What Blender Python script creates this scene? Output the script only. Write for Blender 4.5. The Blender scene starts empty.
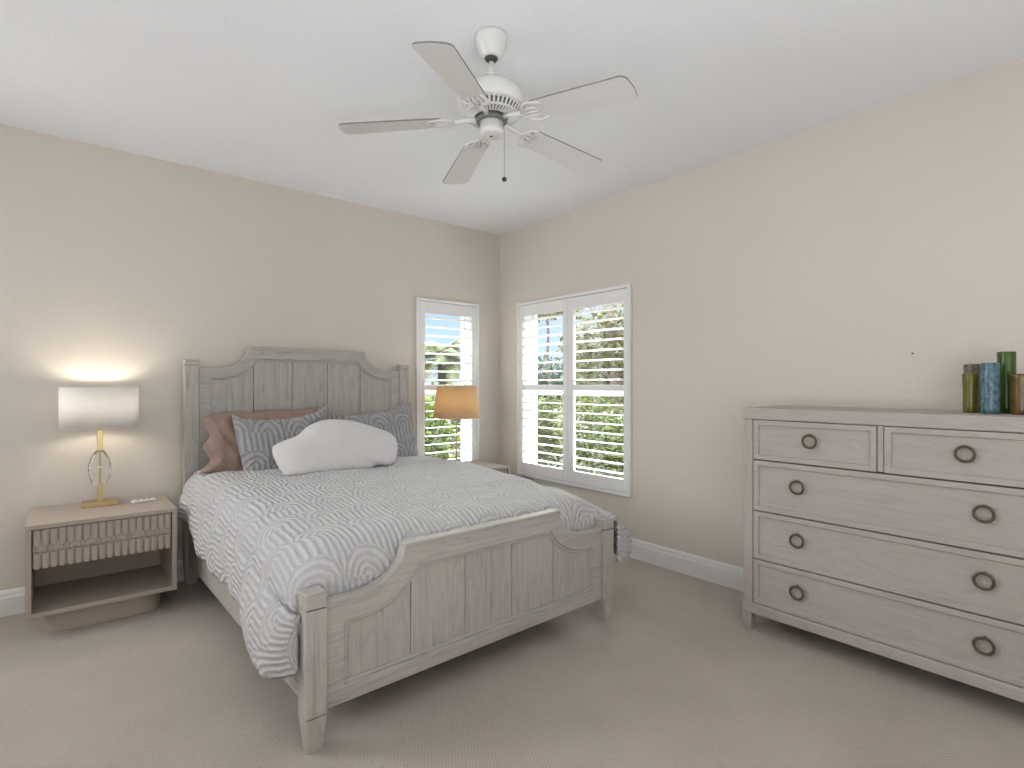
import bpy, bmesh, math, random
from mathutils import Vector, Matrix, noise

C = bpy.context.scene.collection
SC = bpy.context.scene
PI = math.pi

# ------------------------------------------------------------------ camera
cam = bpy.data.cameras.new('camera')
cam.sensor_width = 36.0
cam.lens = 36.0 * 543.0 / 1024.0
cam.clip_start = 0.05
camo = bpy.data.objects.new('camera', cam)
C.objects.link(camo)
camo.location = (-3.2813, -4.1473, 1.295)
camo.rotation_euler = (PI / 2, 0, -math.radians(39.616))
SC.camera = camo

# ------------------------------------------------------------------ view
SC.view_settings.view_transform = 'Standard'
SC.view_settings.look = 'None'
SC.view_settings.gamma = 1.0
SC.view_settings.use_curve_mapping = False
SC.view_settings.exposure = 0.12

# ------------------------------------------------------------------ sky
W = bpy.data.worlds.new('sky')
SC.world = W
W.use_nodes = True
nt = W.node_tree
nt.nodes.clear()
tc = nt.nodes.new('ShaderNodeTexCoord')
sp = nt.nodes.new('ShaderNodeSeparateXYZ')
rmp = nt.nodes.new('ShaderNodeValToRGB')
rmp.color_ramp.elements[0].position = 0.0
rmp.color_ramp.elements[0].color = (0.66, 0.80, 0.92, 1)
rmp.color_ramp.elements[1].position = 0.28
rmp.color_ramp.elements[1].color = (0.30, 0.53, 0.84, 1)
hi = rmp.color_ramp.elements.new(0.62)
hi.color = (1.0, 1.0, 1.0, 1)
nz = nt.nodes.new('ShaderNodeTexNoise')
nz.inputs['Scale'].default_value = 5.0
nz.inputs['Detail'].default_value = 6.0
cr = nt.nodes.new('ShaderNodeValToRGB')
cr.color_ramp.elements[0].position = 0.50
cr.color_ramp.elements[1].position = 0.68
mx = nt.nodes.new('ShaderNodeMixRGB')
mx.inputs['Color2'].default_value = (0.92, 0.94, 0.97, 1)
bg = nt.nodes.new('ShaderNodeBackground')
gain = nt.nodes.new('ShaderNodeMapRange')
gain.inputs['From Min'].default_value = 0.28
gain.inputs['From Max'].default_value = 0.50
gain.inputs['To Min'].default_value = 1.15
gain.inputs['To Max'].default_value = 11.0
out = nt.nodes.new('ShaderNodeOutputWorld')
L = nt.links.new
L(tc.outputs['Generated'], sp.inputs[0])
L(sp.outputs['Z'], gain.inputs['Value'])
L(gain.outputs[0], bg.inputs['Strength'])
L(sp.outputs['Z'], rmp.inputs['Fac'])
L(tc.outputs['Generated'], nz.inputs['Vector'])
L(nz.outputs['Fac'], cr.inputs['Fac'])
L(cr.outputs['Color'], mx.inputs['Fac'])
L(rmp.outputs['Color'], mx.inputs['Color1'])
L(mx.outputs['Color'], bg.inputs['Color'])
L(bg.outputs['Background'], out.inputs['Surface'])

# ------------------------------------------------------------------ sun
sun = bpy.data.lights.new('sun', 'SUN')
sun.energy = 12.0
sun.angle = math.radians(36)      # veiled by thin cloud
sun.color = (1.0, 0.95, 0.86)
suno = bpy.data.objects.new('sun', sun)
C.objects.link(suno)
suno.rotation_euler = Vector((-0.70, -0.64, -0.55)).to_track_quat('-Z', 'Y').to_euler()


# ------------------------------------------------------------------ unseen soft fill lights, added to brighten the room
def area(name, loc, target, sx, sy, power, col):
    l = bpy.data.lights.new(name, 'AREA')
    l.shape = 'RECTANGLE'
    l.size, l.size_y = sx, sy
    l.energy = power
    l.color = col
    o = bpy.data.objects.new(name, l)
    C.objects.link(o)
    o.location = loc
    o.rotation_euler = (Vector(target) - Vector(loc)).to_track_quat('-Z', 'Z').to_euler()
    return o


area('fill_light_rear', (-2.0, -5.50, 1.15), (-2.0, 0, 1.75), 2.9, 2.0, 7.0, (0.95, 0.975, 1.0))
area('fill_light_left', (-5.0, -0.30, 2.05), (-0.6, -2.5, 0.8), 1.6, 1.0, 22.0, (0.95, 0.975, 1.0)).data.spread = math.radians(112)
area('fill_light_low', (-5.32, -2.9, 1.15), (0, -2.9, 1.75), 2.4, 2.0, 9.0, (0.95, 0.975, 1.0))
# added fill behind the camera, thrown up at the ceiling for soft overhead light
area('bounce_fill_light', (-3.3, -4.95, 0.95), (-3.1, -4.4, 2.745), 2.6, 0.9, 62.0, (0.94, 0.97, 1.0))


# ------------------------------------------------------------------ materials
def mat_new(name):
    m = bpy.data.materials.new(name)
    m.use_nodes = True
    t = m.node_tree
    return m, t, t.nodes['Principled BSDF']


def node(t, typ, **kw):
    n = t.nodes.new(typ)
    for k, v in kw.items():
        setattr(n, k, v)
    return n


def coord(t, kind='Object', scale=(1, 1, 1), rot=(0, 0, 0)):
    a = node(t, 'ShaderNodeTexCoord')
    m = node(t, 'ShaderNodeMapping')
    m.inputs['Scale'].default_value = scale
    m.inputs['Rotation'].default_value = rot
    t.links.new(a.outputs[kind], m.inputs['Vector'])
    return m.outputs['Vector']


def ramp(t, fac, stops):
    r = node(t, 'ShaderNodeValToRGB')
    e = r.color_ramp.elements
    while len(e) < len(stops):
        e.new(0.5)
    for q, (p, c) in zip(e, stops):
        q.position = p
        q.color = (c[0], c[1], c[2], 1)
    t.links.new(fac, r.inputs['Fac'])
    return r.outputs['Color']


def noisetex(t, vec, scale, detail=4, rough=0.5, dist=0.0):
    n = node(t, 'ShaderNodeTexNoise')
    n.inputs['Scale'].default_value = scale
    n.inputs['Detail'].default_value = detail
    n.inputs['Roughness'].default_value = rough
    n.inputs['Distortion'].default_value = dist
    t.links.new(vec, n.inputs['Vector'])
    return n.outputs['Fac']


def bump(t, b, height, strength, dist):
    n = node(t, 'ShaderNodeBump')
    n.inputs['Strength'].default_value = strength
    n.inputs['Distance'].default_value = dist
    t.links.new(height, n.inputs['Height'])
    t.links.new(n.outputs['Normal'], b.inputs['Normal'])
    return n


def math_(t, op, a, b=None, clamp=False):
    n = node(t, 'ShaderNodeMath', operation=op, use_clamp=clamp)
    for i, v in enumerate((a, b)):
        if v is None:
            continue
        if isinstance(v, (int, float)):
            n.inputs[i].default_value = v
        else:
            t.links.new(v, n.inputs[i])
    return n.outputs[0]


def plain(name, col, rough=0.5, metal=0.0, nscale=60, nvar=0.04, bstr=0.0, spec=0.5):
    m, t, b = mat_new(name)
    v = coord(t)
    f = noisetex(t, v, nscale, 3)
    c = ramp(t, f, [(0.3, [x * (1 - nvar) for x in col]), (0.7, [min(1, x * (1 + nvar)) for x in col])])
    t.links.new(c, b.inputs['Base Color'])
    b.inputs['Roughness'].default_value = rough
    b.inputs['Metallic'].default_value = metal
    b.inputs['Specular IOR Level'].default_value = spec
    if bstr:
        bump(t, b, f, bstr, 0.003)
    return m


def wood(name, axis, light, dark, rough=0.55, streak=0.5, cathedral=0.35):
    """pale brushed oak, the grain running along axis"""
    m, t, b = mat_new(name)
    fine = [70, 70, 70]
    fine[axis] = 2.6
    broad = [7, 7, 7]
    broad[axis] = 0.9
    f1 = noisetex(t, coord(t, scale=fine), 1.0, 5, 0.65)
    f2 = noisetex(t, coord(t, scale=broad), 1.0, 3, 0.5, 0.6)
    rings = math_(t, 'SINE', math_(t, 'MULTIPLY', f2, 95.0))
    rings = math_(t, 'POWER', math_(t, 'MULTIPLY', math_(t, 'ADD', rings, 1.0), 0.5), 5.0)
    blot = noisetex(t, coord(t, scale=(3, 3, 3)), 1.0, 4)
    mixf = math_(t, 'ADD', math_(t, 'MULTIPLY', math_(t, 'SUBTRACT', f1, 0.42), streak * 2.4),
                 math_(t, 'MULTIPLY', rings, cathedral))
    mixf = math_(t, 'ADD', mixf, math_(t, 'MULTIPLY', math_(t, 'SUBTRACT', blot, 0.5), 0.5), clamp=True)
    c = ramp(t, mixf, [(0.0, light), (0.55, [(a * 2 + d) / 3 for a, d in zip(light, dark)]), (1.0, dark)])
    t.links.new(c, b.inputs['Base Color'])
    b.inputs['Roughness'].default_value = rough
    b.inputs['Specular IOR Level'].default_value = 0.3
    bump(t, b, f1, 0.25, 0.002)
    return m


def fabric_arches(name, light, dark, cell=0.24, nring=6.0, depth=0.006, kind='UV'):
    m, t, b = mat_new(name)
    v = coord(t, kind)
    n1 = node(t, 'ShaderNodeTexNoise')
    n1.inputs['Scale'].default_value = 5.0
    t.links.new(v, n1.inputs['Vector'])
    vm = node(t, 'ShaderNodeVectorMath', operation='MULTIPLY_ADD')
    vm.inputs[1].default_value = (0.03, 0.03, 0.0)
    t.links.new(n1.outputs['Color'], vm.inputs[0])
    t.links.new(v, vm.inputs[2])
    s = node(t, 'ShaderNodeSeparateXYZ')
    t.links.new(vm.outputs[0], s.inputs[0])
    U = math_(t, 'DIVIDE', s.outputs['X'], cell)
    V = math_(t, 'DIVIDE', s.outputs['Y'], cell)
    fv = math_(t, 'FLOOR', V)
    U = math_(t, 'ADD', U, math_(t, 'MULTIPLY', math_(t, 'FLOORED_MODULO', fv, 2.0), 0.5))
    fx = math_(t, 'SUBTRACT', math_(t, 'FRACT', U), 0.5)
    fy = math_(t, 'FRACT', V)
    d = math_(t, 'SQRT', math_(t, 'ADD', math_(t, 'MULTIPLY', fx, fx), math_(t, 'MULTIPLY', fy, fy)))
    # inside the arch: rings; outside it: upright ribs
    inside = math_(t, 'LESS_THAN', d, 0.5)
    r1 = math_(t, 'SINE', math_(t, 'MULTIPLY', d, 2 * PI * nring))
    r2 = math_(t, 'SINE', math_(t, 'MULTIPLY', fx, 2 * PI * nring))
    h = math_(t, 'ADD', math_(t, 'MULTIPLY', r1, inside),
              math_(t, 'MULTIPLY', r2, math_(t, 'SUBTRACT', 1.0, inside)))
    h = math_(t, 'MULTIPLY', math_(t, 'ADD', h, 1.0), 0.5)
    fine = noisetex(t, coord(t, kind, scale=(1, 1, 1)), 420, 2)
    crinkle = noisetex(t, coord(t, kind, scale=(1, 1.6, 1)), 34, 4, 0.6, 0.8)
    hh = math_(t, 'ADD', h, math_(t, 'MULTIPLY', fine, 0.25))
    hh = math_(t, 'ADD', hh, math_(t, 'MULTIPLY', crinkle, 1.6))
    c = ramp(t, h, [(0.0, dark), (0.75, light)])
    t.links.new(c, b.inputs['Base Color'])
    b.inputs['Roughness'].default_value = 0.85
    b.inputs['Specular IOR Level'].default_value = 0.15
    b.inputs['Sheen Weight'].default_value = 0.15
    bump(t, b, hh, 0.9, depth)
    return m


def carpet_mat():
    m, t, b = mat_new('carpet')
    v = coord(t)
    w = node(t, 'ShaderNodeTexWave')
    w.wave_type = 'BANDS'
    w.bands_direction = 'X'
    w.inputs['Scale'].default_value = 27
    w.inputs['Distortion'].default_value = 2.5
    w.inputs['Detail'].default_value = 2
    w.inputs['Detail Scale'].default_value = 3
    t.links.new(coord(t, rot=(0, 0, 0.55)), w.inputs['Vector'])
    w2 = node(t, 'ShaderNodeTexWave')
    w2.wave_type = 'BANDS'
    w2.bands_direction = 'Y'
    w2.inputs['Scale'].default_value = 27
    w2.inputs['Distortion'].default_value = 2.5
    w2.inputs['Detail'].default_value = 2
    t.links.new(coord(t, rot=(0, 0, 0.55)), w2.inputs['Vector'])
    grid = math_(t, 'MULTIPLY', w.outputs['Fac'], w2.outputs['Fac'])
    fine = noisetex(t, v, 260, 3, 0.7)
    broad = noisetex(t, v, 2.2, 4, 0.6)
    f = math_(t, 'ADD', math_(t, 'MULTIPLY', grid, 0.30), math_(t, 'MULTIPLY', fine, 0.62))
    f = math_(t, 'ADD', f, math_(t, 'MULTIPLY', math_(t, 'SUBTRACT', broad, 0.5), 0.35))
    c = ramp(t, f, [(0.1, (0.385, 0.335, 0.292)), (0.75, (0.68, 0.61, 0.545))])
    t.links.new(c, b.inputs['Base Color'])
    b.inputs['Roughness'].default_value = 0.95
    b.inputs['Specular IOR Level'].default_value = 0.1
    bump(t, b, f, 0.7, 0.006)
    return m


def wall_mat(name, col, bs=0.2, scale=55):
    m, t, b = mat_new(name)
    v = coord(t)
    f = noisetex(t, v, scale, 5, 0.6)
    g = noisetex(t, v, 1.2, 2)
    c = ramp(t, g, [(0.3, [x * 0.985 for x in col]), (0.7, [x * 1.015 for x in col])])
    t.links.new(c, b.inputs['Base Color'])
    b.inputs['Roughness'].default_value = 0.8
    b.inputs['Specular IOR Level'].default_value = 0.2
    bump(t, b, f, bs, 0.006)
    return m


def leaf_mat(name, cols, trans=0.35):
    m, t, b = mat_new(name)
    g = node(t, 'ShaderNodeNewGeometry')
    n = len(cols)
    c = ramp(t, g.outputs['Random Per Island'], [(i / max(1, n - 1), cols[i]) for i in range(n)])
    t.links.new(c, b.inputs['Base Color'])
    b.inputs['Roughness'].default_value = 0.55
    tr = node(t, 'ShaderNodeBsdfTranslucent')
    t.links.new(c, tr.inputs['Color'])
    ms = node(t, 'ShaderNodeMixShader')
    ms.inputs['Fac'].default_value = trans
    t.links.new(b.outputs['BSDF'], ms.inputs[1])
    t.links.new(tr.outputs['BSDF'], ms.inputs[2])
    t.links.new(ms.outputs[0], t.nodes['Material Output'].inputs['Surface'])
    return m


def shade_mat(name, col, trans):
    m, t, b = mat_new(name)
    f = noisetex(t, coord(t, scale=(300, 300, 300)), 1.0, 2)
    c = ramp(t, f, [(0.3, [x * 0.96 for x in col]), (0.7, col)])
    t.links.new(c, b.inputs['Base Color'])
    b.inputs['Roughness'].default_value = 0.9
    b.inputs['Specular IOR Level'].default_value = 0.1
    tr = node(t, 'ShaderNodeBsdfTranslucent')
    t.links.new(c, tr.inputs['Color'])
    ms = node(t, 'ShaderNodeMixShader')
    ms.inputs['Fac'].default_value = trans
    t.links.new(b.outputs['BSDF'], ms.inputs[1])
    t.links.new(tr.outputs['BSDF'], ms.inputs[2])
    t.links.new(ms.outputs[0], t.nodes['Material Output'].inputs['Surface'])
    return m


def pane_mat():
    m, t, b = mat_new('window_glass')
    tr = node(t, 'ShaderNodeBsdfTransparent')
    tr.inputs['Color'].default_value = (0.97, 0.985, 0.98, 1)
    gl = node(t, 'ShaderNodeBsdfGlossy')
    gl.inputs['Roughness'].default_value = 0.02
    fr = node(t, 'ShaderNodeLayerWeight')
    f5 = math_(t, 'ADD', math_(t, 'MULTIPLY', math_(t, 'POWER', fr.outputs['Facing'], 5.0), 0.5), 0.02)
    ms = node(t, 'ShaderNodeMixShader')
    t.links.new(f5, ms.inputs['Fac'])
    t.links.new(tr.outputs[0], ms.inputs[1])
    t.links.new(gl.outputs[0], ms.inputs[2])
    t.links.new(ms.outputs[0], t.nodes['Material Output'].inputs['Surface'])
    return m


def crystal_mat():
    m, t, b = mat_new('crystal')
    b.inputs['Base Color'].default_value = (1, 0.995, 0.985, 1)
    b.inputs['Roughness'].default_value = 0.0
    b.inputs['Transmission Weight'].default_value = 1.0
    b.inputs['IOR'].default_value = 1.47
    f = noisetex(t, coord(t), 6, 1)
    bump(t, b, f, 0.05, 0.01)
    return m


def glaze(name, c1, c2, scale=40, rough=0.25):
    m, t, b = mat_new(name)
    f = noisetex(t, coord(t, scale=(1, 1, 0.6)), scale, 5, 0.65)
    c = ramp(t, f, [(0.35, c1), (0.65, c2)])
    t.links.new(c, b.inputs['Base Color'])
    b.inputs['Roughness'].default_value = rough
    bump(t, b, f, 0.25, 0.003)
    return m


BL, BD = (0.50, 0.476, 0.435), (0.24, 0.226, 0.20)       # bed
DL, DD = (0.47, 0.428, 0.39), (0.27, 0.243, 0.217)       # dresser
NL, ND = (0.42, 0.358, 0.305), (0.30, 0.25, 0.21)       # nightstands
M = {}
for ax, nm in enumerate('xyz'):
    M['bed_' + nm] = wood('bed_oak_' + nm, ax, BL, BD, streak=0.75, cathedral=0.34)
    M['dresser_' + nm] = wood('dresser_oak_' + nm, ax, DL, DD, streak=0.38, cathedral=0.30)
    M['stand_' + nm] = wood('nightstand_oak_' + nm, ax, NL, ND, streak=0.22, cathedral=0.05)
M['wall'] = wall_mat('wall_paint', (0.685, 0.635, 0.572), 0.18)
M['ceiling'] = wall_mat('ceiling_paint', (0.89, 0.905, 0.93), 0.25, 45)
M['carpet'] = carpet_mat()
M['trim'] = plain('white_trim_paint', (0.80, 0.79, 0.78), 0.35, nvar=0.01)
M['shutter'] = plain('white_shutter_paint', (0.83, 0.825, 0.82), 0.4, nvar=0.01)
M['frame'] = plain('white_window_frame', (0.80, 0.80, 0.80), 0.4, nvar=0.01)
M['glass'] = pane_mat()
M['quilt'] = fabric_arches('quilted_grey_fabric', (0.70, 0.692, 0.695), (0.585, 0.578, 0.582), cell=0.21, nring=8.0, depth=0.010)
M['sham'] = fabric_arches('sham_grey_fabric', (0.42, 0.415, 0.415), (0.31, 0.305, 0.31), cell=0.20, nring=6.0, depth=0.010)
M['fleece'] = plain('white_fleece', (0.72, 0.70, 0.695), 0.95, nscale=220, nvar=0.08, bstr=0.9, spec=0.1)
M['brown'] = plain('brown_satin', (0.29, 0.20, 0.155), 0.5, nscale=90, nvar=0.06)
M['seam'] = plain('dark_groove', (0.12, 0.10, 0.085), 0.9)
M['brass'] = plain('brushed_brass', (0.50, 0.38, 0.19), 0.32, 1.0, nvar=0.05)
M['crystal'] = crystal_mat()
M['bronze'] = plain('antique_bronze', (0.13, 0.10, 0.07), 0.42, 0.7, nvar=0.15)
M['shade_white'] = shade_mat('white_linen_shade', (0.84, 0.82, 0.79), 0.30)
M['shade_tan'] = shade_mat('tan_linen_shade', (0.74, 0.57, 0.36), 0.55)
M['bulb'] = plain('frosted_bulb', (0.9, 0.88, 0.82), 0.4)
M['fan_white'] = plain('fan_white_enamel', (0.74, 0.73, 0.71), 0.35, nvar=0.01)
M['fan_blade'] = plain('fan_blade_white', (0.72, 0.715, 0.70), 0.45, nvar=0.02)
M['fan_edge'] = plain('fan_blade_edge', (0.20, 0.19, 0.18), 0.6)
M['fan_dark'] = plain('fan_dark_metal', (0.045, 0.045, 0.045), 0.5)
M['fan_grey'] = plain('fan_grey_metal', (0.16, 0.16, 0.155), 0.5)
M['chain'] = plain('fan_chain_metal', (0.32, 0.31, 0.29), 0.4, 0.7)
M['plastic'] = plain('white_plastic', (0.78, 0.76, 0.72), 0.4)
M['button'] = plain('grey_rubber', (0.22, 0.22, 0.23), 0.7)
M['bark'] = plain('bark', (0.13, 0.10, 0.08), 0.9, nscale=14, nvar=0.35, bstr=0.8)
M['soil'] = plain('garden_ground', (0.06, 0.055, 0.045), 0.95, nscale=5, nvar=0.4)
M['leaf_mix'] = leaf_mat('leaves_mixed', [(0.041, 0.053, 0.016), (0.121, 0.134, 0.036), (0.186, 0.170, 0.065), (0.101, 0.097, 0.049), (0.235, 0.219, 0.162), (0.138, 0.097, 0.061)])
M['leaf_green'] = leaf_mat('leaves_green', [(0.028, 0.053, 0.012), (0.073, 0.113, 0.024), (0.146, 0.170, 0.049), (0.203, 0.211, 0.105)])
M['leaf_bright'] = leaf_mat('leaves_bright', [(0.049, 0.089, 0.012), (0.097, 0.162, 0.020), (0.170, 0.211, 0.049)])
M['leaf_dark'] = leaf_mat('leaves_dark', [(0.020, 0.041, 0.028), (0.045, 0.073, 0.045), (0.081, 0.109, 0.069)])
M['leaf_palm'] = leaf_mat('leaves_palm', [(0.053, 0.073, 0.032), (0.121, 0.138, 0.061), (0.186, 0.186, 0.097)])


# ------------------------------------------------------------------ mesh helpers
def box(bm, x0, x1, y0, y1, z0, z1):
    vs = [bm.verts.new(p) for p in ((x0, y0, z0), (x1, y0, z0), (x1, y1, z0), (x0, y1, z0),
                                    (x0, y0, z1), (x1, y0, z1), (x1, y1, z1), (x0, y1, z1))]
    for f in ((0, 3, 2, 1), (4, 5, 6, 7), (0, 1, 5, 4), (1, 2, 6, 5), (2, 3, 7, 6), (3, 0, 4, 7)):
        bm.faces.new([vs[i] for i in f])
    return vs


def taper_box(bm, cx, cy, z0, z1, a0, b0, a1, b1):
    """half sizes a (x), b (y) at bottom 0 and top 1"""
    vs = box(bm, -1, 1, -1, 1, 0, 1)
    for v in vs:
        s = v.co.z
        v.co = Vector((cx + v.co.x * (a0 + (a1 - a0) * s), cy + v.co.y * (b0 + (b1 - b0) * s), z0 + (z1 - z0) * s))


def lathe(bm, prof, n=32, c=(0, 0, 0), sx=1.0, sy=1.0, cap=True):
    rings = []
    for r, z in prof:
        rings.append([bm.verts.new((c[0] + sx * r * math.cos(2 * PI * i / n), c[1] + sy * r * math.sin(2 * PI * i / n), c[2] + z))
                      for i in range(n)])
    for a, b in zip(rings, rings[1:]):
        for i in range(n):
            bm.faces.new((a[i], a[(i + 1) % n], b[(i + 1) % n], b[i]))
    if cap:
        bm.faces.new(rings[0][::-1])
        bm.faces.new(rings[-1])


def tube(bm, pts, r, n=8, closed=False):
    pts = [Vector(p) for p in pts]
    rr = r if isinstance(r, (list, tuple)) else [r] * len(pts)
    rings = []
    up = None
    for i, p in enumerate(pts):
        a = pts[i - 1] if (i or closed) else p
        b = pts[(i + 1) % len(pts)] if (i < len(pts) - 1 or closed) else p
        d = (b - a).normalized()
        if up is None:
            up = Vector((0, 0, 1)) if abs(d.z) < 0.9 else Vector((1, 0, 0))
        x = d.cross(up).normalized()
        y = x.cross(d).normalized()
        up = y
        rings.append([bm.verts.new(p + (x * math.cos(2 * PI * k / n) + y * math.sin(2 * PI * k / n)) * rr[i]) for k in range(n)])
    m = len(rings)
    for i in range(m if closed else m - 1):
        A, B = rings[i], rings[(i + 1) % m]
        for k in range(n):
            bm.faces.new((A[k], A[(k + 1) % n], B[(k + 1) % n], B[k]))
    if not closed:
        bm.faces.new(rings[0][::-1])
        bm.faces.new(rings[-1])


def prism(bm, outline, axis, a, b):
    """closed 2-D outline extruded along axis from a to b"""
    def P(u, v, w):
        return ((w, u, v), (u, w, v), (u, v, w))[axis]
    A = [bm.verts.new(P(u, v, a)) for u, v in outline]
    B = [bm.verts.new(P(u, v, b)) for u, v in outline]
    n = len(outline)
    bm.faces.new(A[::-1])
    bm.faces.new(B)
    for i in range(n):
        bm.faces.new((A[i], A[(i + 1) % n], B[(i + 1) % n], B[i]))


def ringstrip(bm, outer, inner, y0, y1):
    """frame between two closed (x,z) loops with equal counts, from y0 (front) to y1"""
    n = len(outer)
    lo = [[bm.verts.new((p[0], y, p[1])) for p in loop] for loop in (outer, inner) for y in (y0, y1)]
    of, ob, inf, inb = lo
    for i in range(n):
        j = (i + 1) % n
        bm.faces.new((of[i], of[j], inf[j], inf[i]))
        bm.faces.new((ob[j], ob[i], inb[i], inb[j]))
        bm.faces.new((of[j], of[i], ob[i], ob[j]))
        bm.faces.new((inf[i], inf[j], inb[j], inb[i]))


def obj(name, bm, mat, parent=None, bevel=0.0, smooth=False, subs=0, seg=2):
    bmesh.ops.recalc_face_normals(bm, faces=bm.faces[:])
    me = bpy.data.meshes.new(name)
    bm.to_mesh(me)
    bm.free()
    o = bpy.data.objects.new(name, me)
    C.objects.link(o)
    for q in (mat if isinstance(mat, (list, tuple)) else [mat]):
        me.materials.append(q)
    if smooth:
        for p in me.polygons:
            p.use_smooth = True
    if bevel:
        b = o.modifiers.new('bevel', 'BEVEL')
        b.width = bevel
        b.segments = seg
        b.limit_method = 'ANGLE'
        b.angle_limit = math.radians(40)
    if subs:
        s = o.modifiers.new('subd', 'SUBSURF')
        s.levels = s.render_levels = subs
    if parent:
        o.parent = parent
    return o


def tag(o, label, cat, group=None, kind=None):
    o['label'] = label
    o['category'] = cat
    if group:
        o['group'] = group
    if kind:
        o['kind'] = kind
    return o


def thing(name, label, cat, loc=(0, 0, 0), rz=0.0, group=None):
    o = bpy.data.objects.new(name, None)
    o.empty_display_size = 0.1
    C.objects.link(o)
    o.location = loc
    o.rotation_euler = (0, 0, rz)
    return tag(o, label, cat, group)


def struct(name, bm, mat, parent=None, bevel=0.0):
    o = obj(name, bm, mat, parent, bevel)
    if not parent:
        o['kind'] = 'structure'
    return o


def seat(o, bx=0.0, by=0.0, rz=0.0):
    """vertices were laid out in a frame at (bx,by,0) turned by rz: put the origin at the thing's own base"""
    me = o.data
    xs = [v.co.x for v in me.vertices]
    ys = [v.co.y for v in me.vertices]
    zs = [v.co.z for v in me.vertices]
    c = Vector(((min(xs) + max(xs)) / 2, (min(ys) + max(ys)) / 2, min(zs)))
    me.transform(Matrix.Translation(-c))
    R = Matrix.Rotation(rz, 4, 'Z')
    o.location = Vector((bx, by, 0)) + R @ c
    o.rotation_euler = (0, 0, rz)


NEW = bmesh.new

# ------------------------------------------------------------------ room
H = 2.745
X0, Y0, T = -5.4, -5.6, 0.20
bm = NEW(); box(bm, X0 - T, T, Y0 - T, T, -0.12, 0.0); struct('floor', bm, M['carpet'])
bm = NEW(); box(bm, X0 - T, T, Y0 - T, T, H, H + 0.12); struct('ceiling', bm, M['ceiling'])


def wall_holes(name, axis, a0, a1, w0, w1, holes):
    """wall slab along one axis (0: runs in x, 1: runs in y) with rectangular holes (lo, hi, z0, z1)"""
    bm = NEW()
    def bx(lo, hi, z0, z1):
        if hi - lo < 1e-4 or z1 - z0 < 1e-4:
            return
        if axis == 0:
            box(bm, lo, hi, w0, w1, z0, z1)
        else:
            box(bm, w0, w1, lo, hi, z0, z1)
    cur = a0
    for lo, hi, z0, z1 in sorted(holes):
        bx(cur, lo, 0, H)
        bx(lo, hi, 0, z0)
        bx(lo, hi, z1, H)
        cur = hi
    bx(cur, a1, 0, H)
    return struct(name, bm, M['wall'])


WL = (-0.905, -0.295, 0.475, 2.018)      # opening in the back wall (x)
WR = (-1.565, -0.295, 0.475, 2.018)      # opening in the right wall (y)
wall_holes('wall_back', 0, X0 - T, 0.0, 0.0, T, [WL])
wall_holes('wall_right', 1, Y0 - T, T, 0.0, T, [WR])
wall_holes('wall_left', 1, Y0 - T, 0.0, X0 - T, X0, [])
wall_holes('wall_rear', 0, X0, 0.0, Y0 - T, Y0, [])

BASE = [(0, 0), (0.016, 0), (0.016, 0.098), (0.0145, 0.106), (0.0115, 0.110), (0.0115, 0.120), (0.009, 0.132), (0.0045, 0.141), (0, 0.143)]
bm = NEW(); prism(bm, [(-d, z) for d, z in BASE], 0, X0, -0.016); struct('baseboard_back', bm, M['trim'])
bm = NEW()
A = [(-d, z) for d, z in BASE]
va = [bm.verts.new((u, Y0, v)) for u, v in A]
vb = [bm.verts.new((u, 0.0, v)) for u, v in A]
bm.faces.new(va[::-1]); bm.faces.new(vb)
for i in range(len(A)):
    bm.faces.new((va[i], va[(i + 1) % len(A)], vb[(i + 1) % len(A)], vb[i]))
struct('baseboard_right', bm, M['trim'])


# outer windows: white frame and meeting rail with two panes
def window(name, axis, lo, hi, z0, z1):
    def B(bm, a0, a1, d0, d1, q0, q1):
        if axis == 0:
            box(bm, a0, a1, d0, d1, q0, q1)
        else:
            box(bm, d0, d1, a0, a1, q0, q1)
    bm = NEW()
    d0, d1, w = 0.150, 0.196, 0.032
    B(bm, lo, lo + w, d0, d1, z0, z1); B(bm, hi - w, hi, d0, d1, z0, z1)
    B(bm, lo + w, hi - w, d0, d1, z0, z0 + w); B(bm, lo + w, hi - w, d0, d1, z1 - w, z1)
    zm = z0 + 0.5 * (z1 - z0) - 0.02
    B(bm, lo + w, hi - w, d0, d1 - 0.01, zm - 0.016, zm + 0.016)
    o = struct(name, bm, M['frame'])
    bm = NEW()
    B(bm, lo - 0.0005, lo + 0.008, 0.002, d0, z0, z1); B(bm, hi - 0.008, hi + 0.0005, 0.002, d0, z0, z1)
    B(bm, lo + 0.008, hi - 0.008, 0.002, d0, z0 - 0.0005, z0 + 0.008); B(bm, lo + 0.008, hi - 0.008, 0.002, d0, z1 - 0.008, z1 + 0.0005)
    obj('reveal_lining', bm, M['trim'], o)
    for q0, q1 in ((z0 + w, zm - 0.016), (zm + 0.016, z1 - w)):
        bm = NEW(); B(bm, lo + w, hi - w, 0.172, 0.176, q0, q1)
        obj('glass_pane', bm, M['glass'], o)
    return o


window('window_1', 0, *WL)
window('window_2', 1, *WR)


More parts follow.
